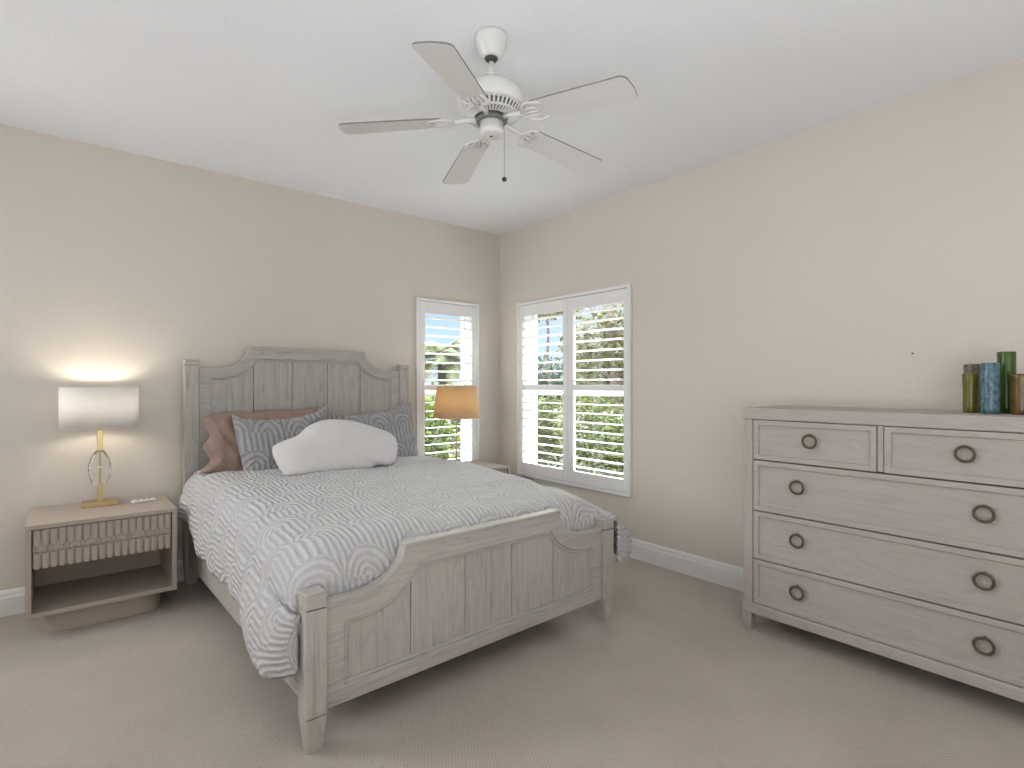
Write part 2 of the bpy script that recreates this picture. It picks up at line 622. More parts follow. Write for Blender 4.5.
# plantation shutters, hung in a casing on the wall face
def shutter(label, axis, lo, hi, z0, z1, panels, group=None):
    root = thing('plantation_shutter', label, 'shutters',
                 ((lo + hi) / 2, -0.02, z0) if axis == 0 else (-0.02, (lo + hi) / 2, z0))
    off = root.location.copy()
    def B(bm, a0, a1, d0, d1, q0, q1):
        if axis == 0:
            box(bm, a0 - off.x, a1 - off.x, d0 - off.y, d1 - off.y, q0 - off.z, q1 - off.z)
        else:
            box(bm, d0 - off.x, d1 - off.x, a0 - off.y, a1 - off.y, q0 - off.z, q1 - off.z)
    w = 0.026
    bm = NEW()
    B(bm, lo, lo + w, -0.028, -0.0005, z0, z1); B(bm, hi - w, hi, -0.028, -0.0005, z0, z1)
    B(bm, lo + w, hi - w, -0.028, -0.0005, z0, z0 + w); B(bm, lo + w, hi - w, -0.028, -0.0005, z1 - w, z1)
    obj('casing', bm, M['shutter'], root, 0.004)
    zm0, zm1 = 1.240, 1.288
    for p0, p1, sl, sr in panels:
        b0, b1 = z0 + w + 0.003, z1 - w - 0.003
        bm = NEW()
        e0, e1 = -0.024, 0.006
        B(bm, p0, p0 + sl, e0, e1, b0, b1); B(bm, p1 - sr, p1, e0, e1, b0, b1)
        B(bm, p0 + sl, p1 - sr, e0, e1, b0, 0.575); B(bm, p0 + sl, p1 - sr, e0, e1, 1.915, b1)
        B(bm, p0 + sl, p1 - sr, e0, e1, zm0, zm1)
        pan = obj('shutter_panel', bm, M['shutter'], root, 0.003)
        for q0, q1, n in ((0.575, zm0, 9), (zm1, 1.915, 8)):
            bm = NEW()
            step = (q1 - q0) / n
            for k in range(n):
                zc = q0 + step * (k + 0.5)
                prof = []
                for a in range(16):
                    t = 2 * PI * a / 16
                    d = 0.037 * math.cos(t); z = 0.0058 * math.sin(t)
                    ti = math.radians(-4)
                    prof.append((-0.009 + d * math.cos(ti) - z * math.sin(ti), zc + d * math.sin(ti) + z * math.cos(ti)))
                if axis == 0:
                    prism(bm, [(d - off.y, z - off.z) for d, z in prof], 0, p0 + sl - off.x, p1 - sr - off.x)
                else:
                    va = [bm.verts.new((d - off.x, p0 + sl - off.y, z - off.z)) for d, z in prof]
                    vb = [bm.verts.new((d - off.x, p1 - sr - off.y, z - off.z)) for d, z in prof]
                    bm.faces.new(va[::-1]); bm.faces.new(vb)
                    for i in range(16):
                        bm.faces.new((va[i], va[(i + 1) % 16], vb[(i + 1) % 16], vb[i]))
            obj('louvers', bm, M['shutter'], pan)
    return root


shutter('narrow white plantation shutter with one panel on back wall behind the tan lamp', 0, -0.932, -0.268, 0.45, 2.043,
        [(-0.904, -0.296, 0.052, 0.052)])
shutter('wide white plantation shutter with two hinged panels on the right wall', 1, -1.592, -0.286, 0.45, 2.043,
        [(-1.564, -0.9415, 0.034, 0.066), (-0.9385, -0.314, 0.052, 0.045)])

# nail left in the right wall above the dresser
bm = NEW(); tube(bm, [(-0.018, -3.335, 1.447), (0.01, -3.335, 1.452)], 0.0016, 8); tube(bm, [(-0.020, -3.335, 1.4465), (-0.018, -3.335, 1.447)], 0.0042, 10)
o = obj('wall_nail', bm, M['bronze']); seat(o); tag(o, 'tiny dark nail head in the right wall above the dresser', 'nail')

# ------------------------------------------------------------------ bed
BXY, BTH = (-1.862, -0.042), math.radians(1.4)
bed = thing('bed', 'pale grey oak panel bed with arched headboard and footboard', 'bed', (BXY[0], BXY[1], 0), BTH)


def arch_loop(hw, zb, zs, zt, xc, zc, a, b, ncurve=14, offs=0.0):
    """closed loop: bottom left, up, shoulder, concave cove, flat top, mirrored; returns [(x,z)]"""
    left = [(-hw, zb), (-hw, zs)]
    # cove: ellipse round (xc,zc), from straight below it to where it meets the top
    s = min(1.0, max(0.0, (zc - zt) / b))
    tmax = math.asin(min(1, math.sqrt(max(0, 1 - s * s))))
    for i in range(ncurve + 1):
        t = tmax * i / ncurve
        left.append((-(xc - a * math.sin(t)), zc - b * math.cos(t)))
    lx = left[-1][0]
    left.append((lx + 0.012, zt))
    right = [(-x, z) for x, z in left[::-1]]
    return left + right


def arch_top(hw, zs, zt, xc, zc, a, b, x):
    x = abs(x)
    if x >= xc:
        return zs
    s = min(1.0, max(0.0, (zc - zt) / b))
    xe = xc - a * math.sqrt(max(0, 1 - s * s))
    if x <= xe:
        return zt
    return zc - b * math.sqrt(max(0, 1 - ((xc - x) / a) ** 2))


def panel_end(prefix, yf, yb, hw, hwi, zb, zbi, O, I, seams, xo, parent):
    """framed planked panel: O and I are (zs, zt, xc, zc, a, b) of the outer and inner arch; yf is the front face"""
    def sh(loop):
        return [(x + xo, z) for x, z in loop]
    outer = sh(arch_loop(hw, zb, *O)); inner = sh(arch_loop(hwi, zbi, *I))
    bm = NEW()
    ringstrip(bm, outer, inner, yf, yb)
    obj(prefix + '_frame', bm, M['bed_x'], parent, 0.005)
    # inner bead
    bm = NEW()
    in2 = sh(arch_loop(hwi - 0.014, zbi + 0.014, I[0] - 0.014, I[1] - 0.014, I[2], I[3], I[4] + 0.014, I[5] + 0.014))
    ringstrip(bm, inner, in2, yf + 0.007, yb - 0.007)
    obj(prefix + '_bead', bm, M['bed_x'], parent, 0.003)
    bm = NEW()
    xs = [-hwi - 0.01] + seams + [hwi + 0.01]
    for a, b in zip(xs, xs[1:]):
        g = 0.0015
        n = 10
        top = [(a + g + (b - a - 2 * g) * i / n) for i in range(n + 1)]
        ol = [(a + g, zbi - 0.01)] + [(x, arch_top(hwi, *I, x) + 0.008) for x in top] + [(b - g, zbi - 0.01)]
        prism(bm, [(x + xo, z) for x, z in ol], 1, yf + 0.016, yb - 0.012)
    obj(prefix + '_panel', bm, M['bed_z'], parent, 0.004)
    bm = NEW()
    ol = [(-hwi - 0.005, zbi - 0.008)] + [(x, arch_top(hwi, *I, x) + 0.006) for x in [(-hwi + 2 * hwi * i / 60) for i in range(61)]] + [(hwi + 0.005, zbi - 0.008)]
    prism(bm, [(x + xo, z) for x, z in ol], 1, yb - 0.0115, yb - 0.004)
    obj(prefix + '_backing', bm, M['bed_z'], parent)


# headboard
panel_end('headboard', -0.052, -0.006, 0.735, 0.662, 0.16, 0.30,
          (1.403, 1.548, 0.635, 1.552, 0.205, 0.149), (1.331, 1.468, 0.635, 1.552, 0.280, 0.221),
          [-0.396, -0.131, 0.131, 0.396], 0.0, bed)
for s in (-1, 1):
    bm = NEW()
    taper_box(bm, s * 0.777, -0.032, 0.12, 1.418, 0.0415, 0.032, 0.0415, 0.032)
    p = obj('headboard_post', bm, M['bed_z'], bed, 0.005)
    bm = NEW(); taper_box(bm, s * 0.777, -0.032, 1.4195, 1.452, 0.0415, 0.032, 0.0415, 0.032)
    obj('post_cap', bm, M['bed_x'], p, 0.005)
    bm = NEW(); taper_box(bm, s * 0.777, -0.032, 0.0, 0.1185, 0.028, 0.028, 0.040, 0.031)
    obj('leg', bm, M['bed_z'], p, 0.003)
# footboard
FX = 0.015
panel_end('footboard', -2.166, -2.118, 0.765, 0.692, 0.128, 0.192,
          (0.515, 0.656, 0.645, 0.658, 0.205, 0.143), (0.424, 0.562, 0.645, 0.655, 0.288, 0.231),
          [-0.405, -0.134, 0.134, 0.410], FX, bed)
bm = NEW()
top = [(x, arch_top(0.765, 0.515, 0.656, 0.645, 0.658, 0.205, 0.143, x)) for x in [-0.44 + 0.88 * i / 30 for i in range(31)]]
prism(bm, [(-0.442 + FX, 0.645), (-0.442 + FX, 0.661), (0.442 + FX, 0.661), (0.442 + FX, 0.645)], 1, -2.170, -2.114)
obj('footboard_cap', bm, M['bed_x'], bed, 0.004)
for s in (-1, 1):
    cx = FX + s * 0.803
    bm = NEW(); taper_box(bm, cx, -2.150, 0.128, 0.503, 0.0385, 0.040, 0.0385, 0.040)
    p = obj('footboard_post', bm, M['bed_z'], bed, 0.005)
    bm = NEW(); taper_box(bm, cx, -2.150, 0.506, 0.562, 0.0385, 0.040, 0.0385, 0.040)
    obj('post_cap', bm, M['bed_x'], p, 0.005)
    bm = NEW(); taper_box(bm, cx, -2.150, 0.0, 0.125, 0.026, 0.026, 0.038, 0.039)
    obj('leg', bm, M['bed_z'], p, 0.003)
for s in (-1, 1):
    bm = NEW()
    xa, xb = s * 0.797 + (FX if s > 0 else 0.0), s * 0.769
    box(bm, min(xa, xb), max(xa, xb), -2.112, -0.064, 0.135, 0.37)
    obj('side_rail', bm, M['bed_y'], bed, 0.004)
bm = NEW(); box(bm, -0.765, 0.765, -2.105, -0.066, 0.30, 0.40)  # unseen slab, added to block light so the space under the bed stays dark
obj('light_block_slab', bm, M['bed_x'], bed, 0.004)


# ------------------------------------------------------------------ comforter
def sst(a, b, x):
    t = min(1.0, max(0.0, (x - a) / (b - a)))
    return t * t * (3 - 2 * t)


def comforter():
    bm = NEW()
    uvl = bm.loops.layers.uv.new('UVMap')
    ys = [-0.12 - i * (1.92 - 0.12) / 110 for i in range(111)]
    rows = [(y, 0.0) for y in ys]
    nphi = 12
    for i in range(1, nphi + 1):
        rows.append((None, i / nphi))
    for i in range(1, 7):
        rows.append((None, 1 + i / 6))
    cols = []
    for i in range(15):
        cols.append(('L', 1 - i / 15))
    for i in range(9):
        cols.append(('l', i / 9))
    for i in range(81):
        cols.append(('T', -1 + 2 * i / 80))
    for i in range(1, 10):
        cols.append(('r', i / 9))
    for i in range(1, 16):
        cols.append(('R', i / 15))
    grid = []
    uvs = []
    for ri, (y, ph) in enumerate(rows):
        line = []
        ul = []
        yy = y if y is not None else -1.92
        ztop = 0.742 - 0.022 * sst(-0.9, -1.6, yy) - 0.040 * sst(-1.4, -1.95, yy)
        eL = 0.010 + 0.015 * sst(-0.15, -0.8, yy) + 0.045 * sst(-1.55, -1.92, yy)
        eR = 0.010 + 0.165 * sst(-1.35, -1.92, yy)
        hemL = 0.47 - 0.10 * sst(-0.3, -0.75, yy) - 0.020 * sst(-0.7, -1.2, yy) - 0.090 * sst(-1.62, -1.86, yy)
        hemR = 0.36 - 0.07 * sst(-1.4, -1.92, yy)
        hw, R = 0.680, 0.142
        zsh = lambda x: ztop - 0.008 * (abs(x) / hw) ** 2.2
        for kind, t in cols:
            if kind == 'T':
                x = t * hw; z = zsh(x); sarc = x
                side = 0.0
            elif kind in 'lr':
                a = (1 - t if kind == 'l' else t) * PI / 2
                s = -1 if kind == 'l' else 1
                e = eL if s < 0 else eR
                x = s * (hw + (R + e * 0.35) * math.sin(a)); z = zsh(hw) - R * (1 - math.cos(a)); sarc = s * (hw + R * a)
                side = sst(0.75, 0.86, abs(x))
            else:
                s = -1 if kind == 'L' else 1
                e = eL if s < 0 else eR
                hem = hemL if s < 0 else hemR
                zt0 = zsh(hw) - R
                z = zt0 + (hem - zt0) * t
                bulge = math.sin(min(1, t * 1.15) * PI * 0.62)
                x = s * (hw + R + e * 0.35 + e * bulge)
                if t > 0.9:
                    x -= s * 0.012 * (t - 0.9) / 0.1
                sarc = s * (hw + R * PI / 2 + (zt0 - z))
                side = 1.0
            py = yy
            varc = yy
            if ph > 0:
                a = min(ph, 1.0) * PI / 2
                # over the foot of the mattress, behind the footboard
                ty = -1.92 - 0.165 * math.sin(a)
                tz = z - 0.13 * (1 - math.cos(a)) - max(0, ph - 1) * 0.17
                tz = max(tz, 0.40)
                # hanging sides run on past the post, then fold round it
                q = min(ph / 2, 1.0)
                sy = -1.92 - (0.215 if kind in 'Ll' else 0.275) * math.sin(q * PI / 2)
                s = -1 if x < 0 else 1
                tgt = 0.833 if s < 0 else 0.874
                sx = x - s * (abs(x) - tgt) * sst(0.30 if s < 0 else 0.55, 1.0, q)
                szz = z + (0.02 * q if kind in 'LR' else -0.055 * q)
                if kind in 'Ll':
                    szz -= 0.07 * q * (1 - (t if kind == 'L' else 0)) 
                py = ty * (1 - side) + sy * side
                z = tz * (1 - side) + szz * side
                x = x * (1 - side) + sx * side
                varc = -1.92 - ph * 0.2
            # soft unevenness and creases
            P = Vector((sarc, varc, 0))
            n1 = noise.noise(P * 2.3) * 0.014 + noise.noise(Vector((sarc * 3 + varc * 4, varc * 11 - sarc * 3, 3.0))) * 0.006 + noise.noise(P * 6.1 + Vector((3, 7, 0))) * 0.009
            n2 = noise.noise(Vector((sarc * 9, varc * 22, 1.0))) * 0.0045 + noise.noise(Vector((sarc * 24, varc * 19, 7.0))) * 0.0025
            foot = sst(-1.2, -1.95, yy)
            n1 += foot * noise.noise(Vector((sarc * 5, varc * 8, 5.0))) * 0.018
            if kind in 'LR':
                s = -1 if kind == 'L' else 1
                fold = noise.noise(Vector((varc * 7.5, sarc * 1.6, 9.0))) * 0.022 * (0.35 + t) + noise.noise(Vector((varc * 17, sarc * 5, 4.0))) * 0.009
                fade = 1 - 0.85 * sst(0.5, 2.0, ph)
                x += s * (abs(n1) * 0.3 + fold + 0.004) * fade
                z += n2 + noise.noise(Vector((varc * 5, 2.0, 0.0))) * 0.018 * t
                x = s * max(abs(x), (0.831 if s < 0 else 0.862) if py < -2.09 else 0.822)
            else:
                z += n1 * (1 - 0.6 * side) + n2
            if ph > 0 and abs(x) < 0.829 and py < -2.095:
                py = -2.095
            line.append(bm.verts.new((x, py, z)))
            ul.append((sarc, varc))
        grid.append(line)
        uvs.append(ul)
    for i in range(len(grid) - 1):
        for j in range(len(cols) - 1):
            f = bm.faces.new((grid[i][j], grid[i][j + 1], grid[i + 1][j + 1], grid[i + 1][j]))
            for lp, (a, b) in zip(f.loops, ((i, j), (i, j + 1), (i + 1, j + 1), (i + 1, j))):
                lp[uvl].uv = uvs[a][b]
    bmesh.ops.recalc_face_normals(bm, faces=bm.faces[:])
    o = obj('comforter', bm, M['quilt'], None, 0, True)
    sd = o.modifiers.new('thickness', 'SOLIDIFY')
    sd.thickness = 0.018
    sd.offset = -1
    seat(o, BXY[0], BXY[1], BTH)
    tag(o, 'grey quilted comforter with embossed arches spread over the bed', 'comforter')
    return o


comforter()


# ------------------------------------------------------------------ pillows
def catmull(pts, n):
    m = len(pts)
    res = []
    for i in range(n):
        t = i / n * m
        k = int(t); f = t - k
        p0, p1, p2, p3 = (Vector(pts[(k + q) % m]) for q in (-1, 0, 1, 2))
        a = 2 * p1; b = (p2 - p0); c = 2 * p0 - 5 * p1 + 4 * p2 - p3; d = -p0 + 3 * p1 - 3 * p2 + p3
        res.append(0.5 * (a + b * f + c * f * f + d * f ** 3))
    return res


def pillow(name, outline, y0, thick, lean, mat, label, power=0.5, wr=0.006, seed=0.0, fold=0.0):
    ol = catmull(outline, 150)
    cx = (min(p.x for p in ol) + max(p.x for p in ol)) / 2
    cz = (min(p.y for p in ol) + max(p.y for p in ol)) / 2
    bm = NEW()
    uvl = bm.loops.layers.uv.new('UVMap')
    NR = 22
    def pos(r, p, sgn):
        x = cx + (p.x - cx) * r
        z = cz + (p.y - cz) * r
        rr = min(1.0, r)
        h = thick * 0.5 * (max(0.0, 1 - rr ** 2.6)) ** power
        w = noise.noise(Vector((x * 5 + seed, z * 5, sgn * 2.0))) * wr * 2 + noise.noise(Vector((x * 14 + seed, z * 9, sgn * 3.0))) * wr
        h += w * (1 - rr ** 6)
        y = y0 + lean * (z - 0.742) + sgn * h
        edge = noise.noise(Vector((x * 16 + seed, z * 16, 8.0))) * wr * 1.3 * rr ** 3
        if fold:
            q = x + 0.45 * (z - cz)
            y += sgn * fold * (noise.noise(Vector((q * 26, z * 3.5, 2.0))) + 0.6 * noise.noise(Vector((q * 55, z * 6, 5.0)))) * (1 - rr ** 8) * (1 - 0.7 * max(0, x - cx) / 0.36)
        return (x, y + edge, z), (x, z)
    front = []; back = []
    for sgn, store in ((-1, front), (1, back)):
        cpos, cuv = pos(0, Vector((cx, cz)), sgn)
        store.append([(bm.verts.new(cpos), cuv)])
        for k in range(1, NR if sgn > 0 else NR + 1):
            r = math.sin(k / NR * PI / 2)
            row = []
            for p in ol:
                q, uv = pos(r, p, sgn)
                row.append((bm.verts.new(q), uv))
            store.append(row)
    back.append(front[-1])
    n = len(ol)
    def face(vs):
        f = bm.faces.new([v[0] for v in vs])
        for lp, v in zip(f.loops, vs):
            lp[uvl].uv = v[1]
    for st in (front, back):
        c = st[0][0]
        for i in range(n):
            face((c, st[1][i], st[1][(i + 1) % n]))
        for a, b in zip(st[1:], st[2:]):
            for i in range(n):
                face((a[i], b[i], b[(i + 1) % n], a[(i + 1) % n]))
    o = obj(name, bm, mat, None, 0, True)
    seat(o, BXY[0], BXY[1], BTH)
    tag(o, label, 'pillow')
    return o


LUM = [(-0.489, 0.894), (-0.477, 0.929), (-0.413, 0.956), (-0.333, 0.981), (-0.246, 1.04), (-0.125, 1.068), (0.031, 1.052), (0.189, 1.001), (0.296, 0.953), (0.325, 0.88), (0.294, 0.788), (0.239, 0.756), (0.144, 0.759), (0.067, 0.733), (-0.122, 0.746), (-0.285, 0.749), (-0.423, 0.756), (-0.454, 0.786), (-0.476, 0.839)]
SHL = [(-0.602, 1.095), (-0.595, 1.086), (-0.526, 1.071), (-0.375, 1.058), (-0.177, 1.073), (-0.032, 1.109), (0.018, 1.142), (0.036, 1.142), (0.025, 1.103), (-0.014, 0.974), (-0.017, 0.841), (-0.019, 0.724), (-0.036, 0.706), (-0.236, 0.713), (-0.385, 0.723), (-0.55, 0.731), (-0.569, 0.742), (-0.578, 0.836), (-0.591, 0.963)]
SHR = [(0.051, 1.081), (0.063, 1.07), (0.114, 1.063), (0.269, 1.069), (0.521, 1.09), (0.663, 1.133), (0.713, 1.135), (0.712, 1.116), (0.686, 0.935), (0.676, 0.757), (0.662, 0.736), (0.479, 0.723), (0.193, 0.721), (0.032, 0.723), (0.005, 0.732), (0.018, 0.836), (0.03, 0.971)]
BRN = [(-0.747, 1.082), (-0.696, 1.099), (-0.603, 1.105), (-0.471, 1.107), (-0.278, 1.114), (-0.143, 1.113), (-0.016, 1.109), (-0.04, 0.901), (-0.046, 0.731), (-0.316, 0.724), (-0.572, 0.735), (-0.757, 0.748), (-0.789, 0.748), (-0.76, 0.781), (-0.725, 0.819), (-0.743, 0.875), (-0.758, 0.912), (-0.721, 0.964), (-0.735, 1.014), (-0.749, 1.051)]
pillow('pillow', BRN, -0.335, 0.11, 0.30, M['brown'], 'brown satin pillow with ruffled edge, behind the left grey sham', 0.5, 0.016, 3.0, fold=0.020)
pillow('pillow_sham', SHL, -0.470, 0.12, 0.46, M['sham'], 'grey embossed pillow sham on the left, in front of the brown pillow', 0.55, 0.005, 1.0)
pillow('pillow_sham', SHR, -0.450, 0.12, 0.46, M['sham'], 'grey embossed pillow sham on the right, nearest the window', 0.55, 0.005, 6.0)
pillow('throw_pillow', LUM, -0.800, 0.17, 0.36, M['fleece'], 'fluffy white cloud shaped throw pillow in front of the shams', 0.5, 0.006, 9.0)


# ------------------------------------------------------------------ nightstands
def nightstand(x0, x1, label):
    w = x1 - x0
    yb, yf = -0.032, -0.525
    cx, cy = (x0 + x1) / 2, (yb + yf) / 2
    r = thing('nightstand', label, 'nightstand', (cx, cy, 0), 0, None)
    hw, hd = w / 2, (yb - yf) / 2
    z0, z1, t = 0.118, 0.586, 0.024
    bm = NEW()
    box(bm, -hw, hw, -hd, hd, z1 - t, z1)
    obj('top', bm, M['stand_x'], r, 0.003)
    bm = NEW(); box(bm, -hw, hw, -hd, hd, z0, z0 + t); obj('bottom_shelf', bm, M['stand_x'], r, 0.003)
    for s in (-1, 1):
        bm = NEW(); box(bm, min(s * hw, s * (hw - t)), max(s * hw, s * (hw - t)), -hd, hd, z0 + t, z1 - t)
        obj('side_panel', bm, M['stand_z'], r, 0.002)
    bm = NEW(); box(bm, -hw + t, hw - t, hd - 0.012, hd, z0 + t, z1 - t); obj('back_panel', bm, M['stand_x'], r)
    # carved drawer front: flutes ending in rounded scales, in two tiers
    dx0, dx1 = -hw + t + 0.004, hw - t - 0.004
    dz0, dz1 = 0.372, z1 - t - 0.005
    NC, NU, NV = 18, 10, 48
    bm = NEW()
    yfr = -hd + 0.020
    cw = (dx1 - dx0) / NC
    def hgt(u, v):
        k = int(min(NC - 1e-6, max(0, u * NC)))
        f = u * NC - k - 0.5
        zz = v
        half = math.sqrt(max(0, 1 - (2 * f) ** 2 * 0.97))
        # upper scales hang down and end rounded; a middle row of pads, then the lower scales
        e1 = 0.70 - 0.16 * half
        e2 = 0.36 - 0.05 * half
        if zz >= e1:
            return 0.003 + 0.017 * half * (1 - 0.35 * (zz - e1) / (1 - e1))
        if zz > e2 + 0.06:
            p = abs((u * NC / 2) % 1.0 - 0.5) * 2
            return 0.001 + (0.011 if p < 0.62 else 0.003) * min(1.0, (zz - e2 - 0.06) / 0.06 + 0.3)
        if zz > 0.40 - 0.02 * half:
            return 0.002
        return 0.003 + 0.017 * half * (1 - 0.4 * zz / 0.4)
    g = []
    for j in range(NV + 1):
        row = []
        for i in range(NC * NU + 1):
            u = i / (NC * NU); v = j / NV
            zz = dz0 + (dz1 - dz0) * v
            if j == 0:
                k = int(min(NC - 1e-6, u * NC)); f = u * NC - k - 0.5
                zz -= 0.010 * math.sqrt(max(0, 1 - (2 * f) ** 2))
            row.append(bm.verts.new((dx0 + (dx1 - dx0) * u, yfr - hgt(u, v), zz)))
        g.append(row)
    for j in range(NV):
        for i in range(NC * NU):
            bm.faces.new((g[j][i], g[j][i + 1], g[j + 1][i + 1], g[j + 1][i]))
    d = obj('drawer_front', bm, M['stand_z'], r)
    bm = NEW(); box(bm, dx0, dx1, yfr + 0.001, hd - 0.03, dz0 + 0.004, dz1)
    obj('drawer_box', bm, M['stand_x'], d)
    # oval plinth
    bm = NEW()
    ol = []
    a, b = hw - 0.055, hd - 0.065
    for i in range(64):
        th = 2 * PI * i / 64
        c, s = math.cos(th), math.sin(th)
        ol.append((a * math.copysign(abs(c) ** 0.45, c), b * math.copysign(abs(s) ** 0.6, s)))
    prism(bm, ol, 2, 0.0, z0 - 0.0005)
    obj('plinth', bm, M['stand_x'], r, 0.003)
    return r


nightstand(-3.425, -2.775, 'pale oak nightstand with carved scalloped drawer, left of the bed')
nightstand(-0.953, -0.303, 'pale oak nightstand half hidden behind the bed, in the far corner')


# ------------------------------------------------------------------ lamps
def point(name, loc, power, col, rad, parent):
    l = bpy.data.lights.new(name, 'POINT')
    l.energy = power
    l.color = col
    l.shadow_soft_size = rad
    o = bpy.data.objects.new(name, l)
    C.objects.link(o)
    o.location = loc
    o.parent = parent
    return o


NT = 0.586


def lamp_left():
    r = thing('table_lamp', 'lit brass table lamp with crystal egg and white oval shade, left of the bed', 'lamp', (-3.113, -0.165, NT))
    bm = NEW(); box(bm, -0.084, 0.084, -0.045, 0.045, 0, 0.027); obj('base', bm, M['brass'], r, 0.002)
    bm = NEW(); box(bm, -0.0125, 0.0125, -0.0125, 0.0125, 0.027, 0.128); obj('lower_stem', bm, M['brass'], r, 0.001)
    bm = NEW()
    prof = []
    for i in range(25):
        t = i / 24
        zz = 0.128 + 0.193 * t
        rr = 0.058 * (math.sin(PI * (0.13 + 0.80 * t ** 1.12))) ** 0.62 * (1.05 - 0.22 * t)
        prof.append((max(rr, 0.012), zz))
    lathe(bm, prof, 40, sy=0.72)
    obj('crystal_egg', bm, M['crystal'], r, 0, True)
    bm = NEW(); tube(bm, [(0, 0, 0.129), (0, 0, 0.320)], 0.0035, 10); obj('core_rod', bm, M['brass'], r)
    bm = NEW(); box(bm, -0.0135, 0.0135, -0.0135, 0.0135, 0.321, 0.440); obj('upper_stem', bm, M['brass'], r, 0.001)
    bm = NEW(); tube(bm, [(0, 0, 0.440), (0, 0, 0.462)], 0.006, 12); tube(bm, [(-0.085, 0, 0.462), (0.085, 0, 0.462)], 0.005, 10)
    obj('added_socket_bar', bm, M['brass'], r, 0, True)
    for px in (-0.085, 0.085):  # second bulb and socket on a bar, added to even out the shade's glow
        bm = NEW(); lathe(bm, [(0.006, 0.463), (0.014, 0.466), (0.016, 0.494), (0.012, 0.496)], 16, (px, 0, 0))
        obj('socket', bm, M['brass'], r, 0, True)
        bm = NEW(); lathe(bm, [(0.012, 0.496), (0.014, 0.507), (0.024, 0.528), (0.027, 0.546), (0.020, 0.566), (0.006, 0.574)], 20, (px, 0, 0))
        obj('bulb', bm, M['bulb'], r, 0, True)
        point('lamp_light', (px, 0, 0.596), 2.5, (1.0, 0.90, 0.76), 0.026, r)
    # oval shade
    bm = NEW()
    z0, z1 = 0.457, 0.690
    rings = []
    for inn in (0, 1):
        for z in (z0, z1):
            ring = []
            for i in range(72):
                th = 2 * PI * i / 72; c, s = math.cos(th), math.sin(th)
                a, bb = 0.186 - inn * 0.002, 0.118 - inn * 0.002
                ring.append(bm.verts.new((a * math.copysign(abs(c) ** 0.72, c), bb * math.copysign(abs(s) ** 0.72, s), z)))
            rings.append(ring)
    o0, o1, i0, i1 = rings
    for i in range(72):
        j = (i + 1) % 72
        bm.faces.new((o0[i], o0[j], o1[j], o1[i])); bm.faces.new((i0[j], i0[i], i1[i], i1[j]))
        bm.faces.new((o1[i], o1[j], i1[j], i1[i])); bm.faces.new((o0[j], o0[i], i0[i], i0[j]))
    sh = obj('lamp_shade', bm, M['shade_white'], r, 0, True)
    for z, nm in ((z0, 'shade_trim'), (z1, 'shade_trim')):
        bm = NEW()
        tube(bm, [(0.186 * math.copysign(abs(math.cos(t)) ** 0.72, math.cos(t)), 0.118 * math.copysign(abs(math.sin(t)) ** 0.72, math.sin(t)), z)
                  for t in [2 * PI * i / 72 for i in range(72)]], 0.0022, 6, True)
        obj(nm, bm, M['shade_white'], sh)
    bm = NEW()
    tube(bm, [(-0.180, 0, 0.47), (-0.02, 0, 0.456), (0.02, 0, 0.456), (0.180, 0, 0.47)], 0.0015, 6)
    obj('shade_spider', bm, M['brass'], r)
    return r


def lamp_right():
    r = thing('table_lamp', 'table lamp with slim gold stem and tapered tan shade by the corner window', 'lamp', (-0.680, -0.262, NT))
    bm = NEW(); lathe(bm, [(0.060, 0), (0.062, 0.004), (0.060, 0.014), (0.012, 0.018)], 32); obj('base', bm, M['brass'], r, 0, True)
    bm = NEW(); lathe(bm, [(0.007, 0.018), (0.006, 0.05), (0.006, 0.40), (0.008, 0.41)], 16); obj('stem', bm, M['brass'], r, 0, True)
    bm = NEW(); lathe(bm, [(0.012, 0.405), (0.014, 0.410), (0.014, 0.450), (0.010, 0.455)], 16); obj('socket', bm, M['brass'], r, 0, True)
    bm = NEW(); lathe(bm, [(0.010, 0.455), (0.014, 0.470), (0.026, 0.495), (0.029, 0.515), (0.020, 0.535), (0.005, 0.542)], 20)
    obj('bulb', bm, M['bulb'], r, 0, True)
    bm = NEW()
    lathe(bm, [(0.202, 0.422), (0.170, 0.688), (0.1678, 0.688), (0.1998, 0.422), (0.202, 0.422)], 56, cap=False)
    sh = obj('lamp_shade', bm, M['shade_tan'], r, 0, True)
    for z, q in ((0.422, 0.201), (0.688, 0.169)):
        bm = NEW()
        tube(bm, [(q * math.cos(2 * PI * i / 48), q * math.sin(2 * PI * i / 48), z) for i in range(48)], 0.0022, 6, True)
        obj('shade_trim', bm, M['shade_tan'], sh)
    bm = NEW()
    for a in range(3):
        th = a * 2 * PI / 3
        tube(bm, [(0.008 * math.cos(th), 0.008 * math.sin(th), 0.412), (0.200 * math.cos(th), 0.200 * math.sin(th), 0.428)], 0.0015, 6)
    obj('shade_spider', bm, M['brass'], r)
    point('lamp_light', (0, 0, 0.560), 1.5, (1.0, 0.80, 0.50), 0.028, r)
    return r


lamp_left()
lamp_right()

# remote on the left nightstand
r = thing('remote_control', 'small white remote control lying on the left nightstand beside the lamp', 'remote', (-2.905, -0.215, NT), math.radians(12))
bm = NEW(); box(bm, -0.062, 0.062, -0.020, 0.020, 0.0, 0.016); obj('body', bm, M['plastic'], r, 0.006, seg=3)
for q in (-0.03, 0.0, 0.03):
    bm = NEW(); lathe(bm, [(0.007, 0.0155), (0.007, 0.0172), (0.005, 0.018)], 14, (q, 0, 0)); obj('button', bm, M['button'], r, 0, True)

# ------------------------------------------------------------------ dresser
DY0, DY1 = -2.704, -3.962
dr = thing('dresser', 'tall pale oak dresser of five drawers with bronze ring pulls, against the right wall', 'dresser', (-0.2545, (DY0 + DY1) / 2, 0))


